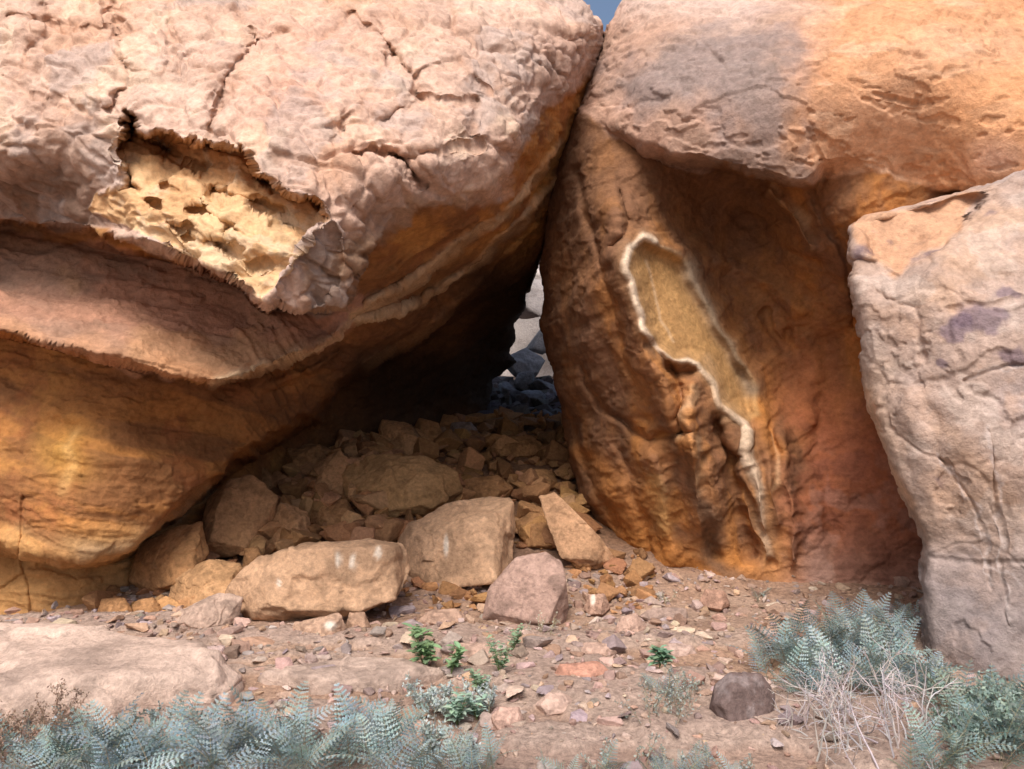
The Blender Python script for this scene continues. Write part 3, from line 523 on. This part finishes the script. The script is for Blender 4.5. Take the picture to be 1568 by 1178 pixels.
def frond(mb,base,az,el,L,col):
    n=12;h=np.array([math.cos(az),math.sin(az),0]);side=np.array([-math.sin(az),math.cos(az),0]);p=base.copy();pts=[p.copy()];T=[]
    bend=rng.uniform(.4,1.3)
    for i in range(n+3):
        e=el-bend*(i/(n+3))**1.5;t=h*math.cos(e)+np.array([0,0,1])*math.sin(e);p=p+t*L/(n+3);pts.append(p.copy());T.append(t)
    mb.tube(pts[::3]+[pts[-1]],.0022,.0008,cv((.30,.27,.18)))
    roll=rng.normal()*.5
    for i in range(3,n+3):
        q=pts[i];t=T[i];up=np.cross(side,t);f=(i-3)/n;pl=L*.30*(1-f)**.75*min(1,.6+f*3)
        for sg in (-1,1):
            sv=side*math.cos(roll)+up*math.sin(roll);v=sg*sv*.9+t*.42+up*rng.uniform(-.06,.12)-np.array([0,0,.08]);v/=np.linalg.norm(v)
            c=cv(col,.15);w=L/(n+3)*.5;K=4
            for k in range(K):
                s0=.05+k/K*.85;a=q+v*pl*s0;b=q+v*pl*(s0+.95/K*.85);lw=w*(1-s0*.7)
                mb.tri(a,b,(a+b)/2+t*lw+v*pl*.06,c);mb.tri(b,a,(a+b)/2-t*lw*.9+v*pl*.06,c)
            mb.tri(q+t*w*.25,q-t*w*.25,q+v*pl*1.05,c)
def ferns(name,regions,col):
    mb=MB()
    for (x0,x1,y0,y1,n,L) in regions:
        for _ in range(n):
            c=gpos(rng.uniform(x0,x1),rng.uniform(y0,y1));a0=rng.uniform(0,6.28);br=rng.uniform(.5,1.2)
            for k in range(rng.integers(2,5)):
                frond(mb,c+rng.normal(size=3)*np.array([.02,.02,0]),a0+k*6.28/4+rng.normal()*.4,rng.uniform(.7,1.45),L*rng.uniform(.6,1.15),cv(tuple(np.array(col)*br),.15))
    return mb.make(name)
BL=(.35,.45,.45)
ferns('fern',[(150,610,1160,1240,60,.33),(320,480,1140,1185,8,.30),(550,610,1120,1150,5,.2),(20,200,1170,1235,20,.28),(610,760,1190,1235,14,.22)],BL)
ferns('fern',[(1160,1410,1010,1085,50,.36),(1190,1400,970,1010,24,.32),(1390,1450,1060,1090,8,.3)],BL)
ferns('fern',[(1440,1600,1100,1200,34,.30),(1380,1480,1170,1230,8,.26)],(.29,.39,.36))
ferns('fern',[(1150,1170,915,925,2,.13),(1000,1030,1080,1090,3,.17),(1000,1180,1190,1240,12,.2),(800,960,1205,1240,7,.18)],BL)
def twigs(name,regions,col,leafcol=None,nl=0,ls=.012,r0=.0028):
    mb=MB()
    for (x0,x1,y0,y1,n,L,spread) in regions:
        for _ in range(n):
            b=gpos(rng.uniform(x0,x1),rng.uniform(y0,y1));az=rng.uniform(0,6.28);el=rng.uniform(.3,1.4) if spread>.5 else rng.uniform(.9,1.5)
            def grow(b,d,L,r,lev):
                pts=[b];p=b
                for i in range(6): d=d+rng.normal(size=3)*.16;d/=np.linalg.norm(d);p=p+d*L/6;p[2]=max(p[2],b[2]*.5);pts.append(p.copy())
                mb.tube(pts,r,r*.4,cv(col,.2))
                if leafcol is not None:
                    for j in range(nl):
                        k=rng.integers(1,7);q=pts[k]+rng.normal(size=3)*.003;v=rng.normal(size=3)+np.array([0,0,.6]);v/=np.linalg.norm(v);w=np.cross(v,rng.normal(size=3));w/=np.linalg.norm(w);s=ls*rng.uniform(.6,1.4)
                        mb.quad(q,q+v*s*.5+w*s*.25,q+v*s,q+v*s*.5-w*s*.25,cv(leafcol,.25))
                if lev>0:
                    for j in range(3): k=rng.integers(1,6);nd=d+rng.normal(size=3)*.7;grow(pts[k].copy(),nd/np.linalg.norm(nd),L*.55,r*.6,lev-1)
            grow(b,np.array([math.cos(az)*math.cos(el),math.sin(az)*math.cos(el),math.sin(el)]),L*rng.uniform(.6,1.2),r0,2 if L>.15 else 1)
    return mb.make(name)
twigs('dry_shrub',[(1230,1440,1110,1210,36,.34,1),(1180,1300,1090,1150,8,.30,1)],(.60,.54,.53),r0=.0046)
twigs('dry_shrub',[(-30,130,1130,1200,40,.18,.2)],(.34,.22,.15),(.34,.24,.18),14,.013)
twigs('leafy_shrub',[(1480,1600,1080,1180,22,.2,.4),(1400,1480,1120,1180,8,.2,.4)],(.25,.2,.13),(.27,.36,.31),16,.022)
twigs('leafy_shrub',[(620,750,1085,1105,20,.15,.4),(650,720,1165,1190,14,.14,.4)],(.3,.3,.22),(.46,.53,.51),22,.02)
twigs('leafy_shrub',[(980,1060,1080,1140,16,.15,.5),(1040,1080,1070,1080,4,.12,.5),(900,1150,1170,1200,12,.12,.5)],(.3,.24,.17),(.33,.37,.33),12,.014)
twigs('leafy_shrub',[(-20,200,1150,1215,30,.13,.3),(120,320,1110,1150,14,.10,.3)],(.2,.2,.14),(.27,.35,.35),18,.014)
twigs('dry_shrub',[(805,850,975,990,8,.12,.3),(1005,1025,920,925,5,.08,.3)],(.42,.34,.22),(.5,.48,.38),6,.012)
def herb(name,plants,col):
    mb=MB()
    for (px,py,H,n,ls) in plants:
        b=gpos(px,py)
        for k in range(n):
            az=rng.uniform(0,6.28);d=np.array([math.cos(az)*.35,math.sin(az)*.35,1]);d/=np.linalg.norm(d);L=H*rng.uniform(.5,1.1);pts=[b+d*L*t+np.array([0,0,-.03*t*t]) for t in (0,.33,.66,1)];mb.tube(pts,.002,.001,cv((.2,.28,.1)))
            for j in range(9):
                q=b+d*L*rng.uniform(.25,1);a=rng.uniform(0,6.28);v=np.array([math.cos(a),math.sin(a),rng.uniform(-.2,.5)]);v/=np.linalg.norm(v);w=np.cross(v,[0,0,1]);w/=np.linalg.norm(w);s=ls*rng.uniform(.6,1.2);c=cv(col,.25);z=np.array([0,0,s*.1])
                mb.quad(q,q+v*s*.35+w*s*.28+z,q+v*s*.7+w*s*.2+z,q+v*s,c);mb.quad(q,q+v*s,q+v*s*.7-w*s*.2+z,q+v*s*.35-w*s*.28+z,c)
    return mb.make(name)
herb('leafy_plant',[(650,1030,.28,7,.085),(690,1040,.17,5,.065),(640,1000,.12,4,.05)],(.22,.34,.17))
herb('leafy_plant',[(765,1045,.26,12,.038),(785,1010,.18,8,.035),(735,1060,.16,7,.045)],(.27,.38,.24))
herb('leafy_plant',[(1010,1040,.12,9,.07)],(.22,.36,.23))
herb('leafy_plant',[(700,1110,.18,10,.055),(730,1100,.14,7,.045)],(.33,.45,.35))
# =============== light, world, camera ===============
sc=bpy.context.scene;w=bpy.data.worlds.new('World');sc.world=w;w.use_nodes=True;nt=w.node_tree
sky=nt.nodes.new('ShaderNodeTexSky');sky.sky_type='NISHITA';sky.sun_disc=False
EL=math.radians(54);AZ=math.radians(192)
sky.sun_elevation=EL;sky.sun_rotation=AZ;sky.dust_density=5.0;sky.air_density=1.0
bgn=nt.nodes['Background'];bgn.inputs['Strength'].default_value=.15;nt.links.new(sky.outputs[0],bgn.inputs[0])
sl=bpy.data.lights.new('sun','SUN');sl.energy=3.9;sl.angle=math.radians(28);sl.color=(1,.95,.91);so=bpy.data.objects.new('sun',sl);sc.collection.objects.link(so)
dirv=Vector((math.sin(AZ)*math.cos(EL),math.cos(AZ)*math.cos(EL),math.sin(EL)));so.rotation_euler=dirv.to_track_quat('Z','Y').to_euler();so.location=(0,-5,12)
cam=bpy.data.cameras.new('camera');cam.sensor_width=36;cam.lens=F/1568*36;cam.clip_end=3000;co=bpy.data.objects.new('camera',cam);co.location=(0,0,CH);co.rotation_euler=(math.radians(90),0,0);sc.collection.objects.link(co);sc.camera=co
cam.dof.use_dof=True;cam.dof.focus_distance=6.0;cam.dof.aperture_fstop=5.6
sc.view_settings.view_transform='Standard';sc.view_settings.look='None';sc.view_settings.exposure=0
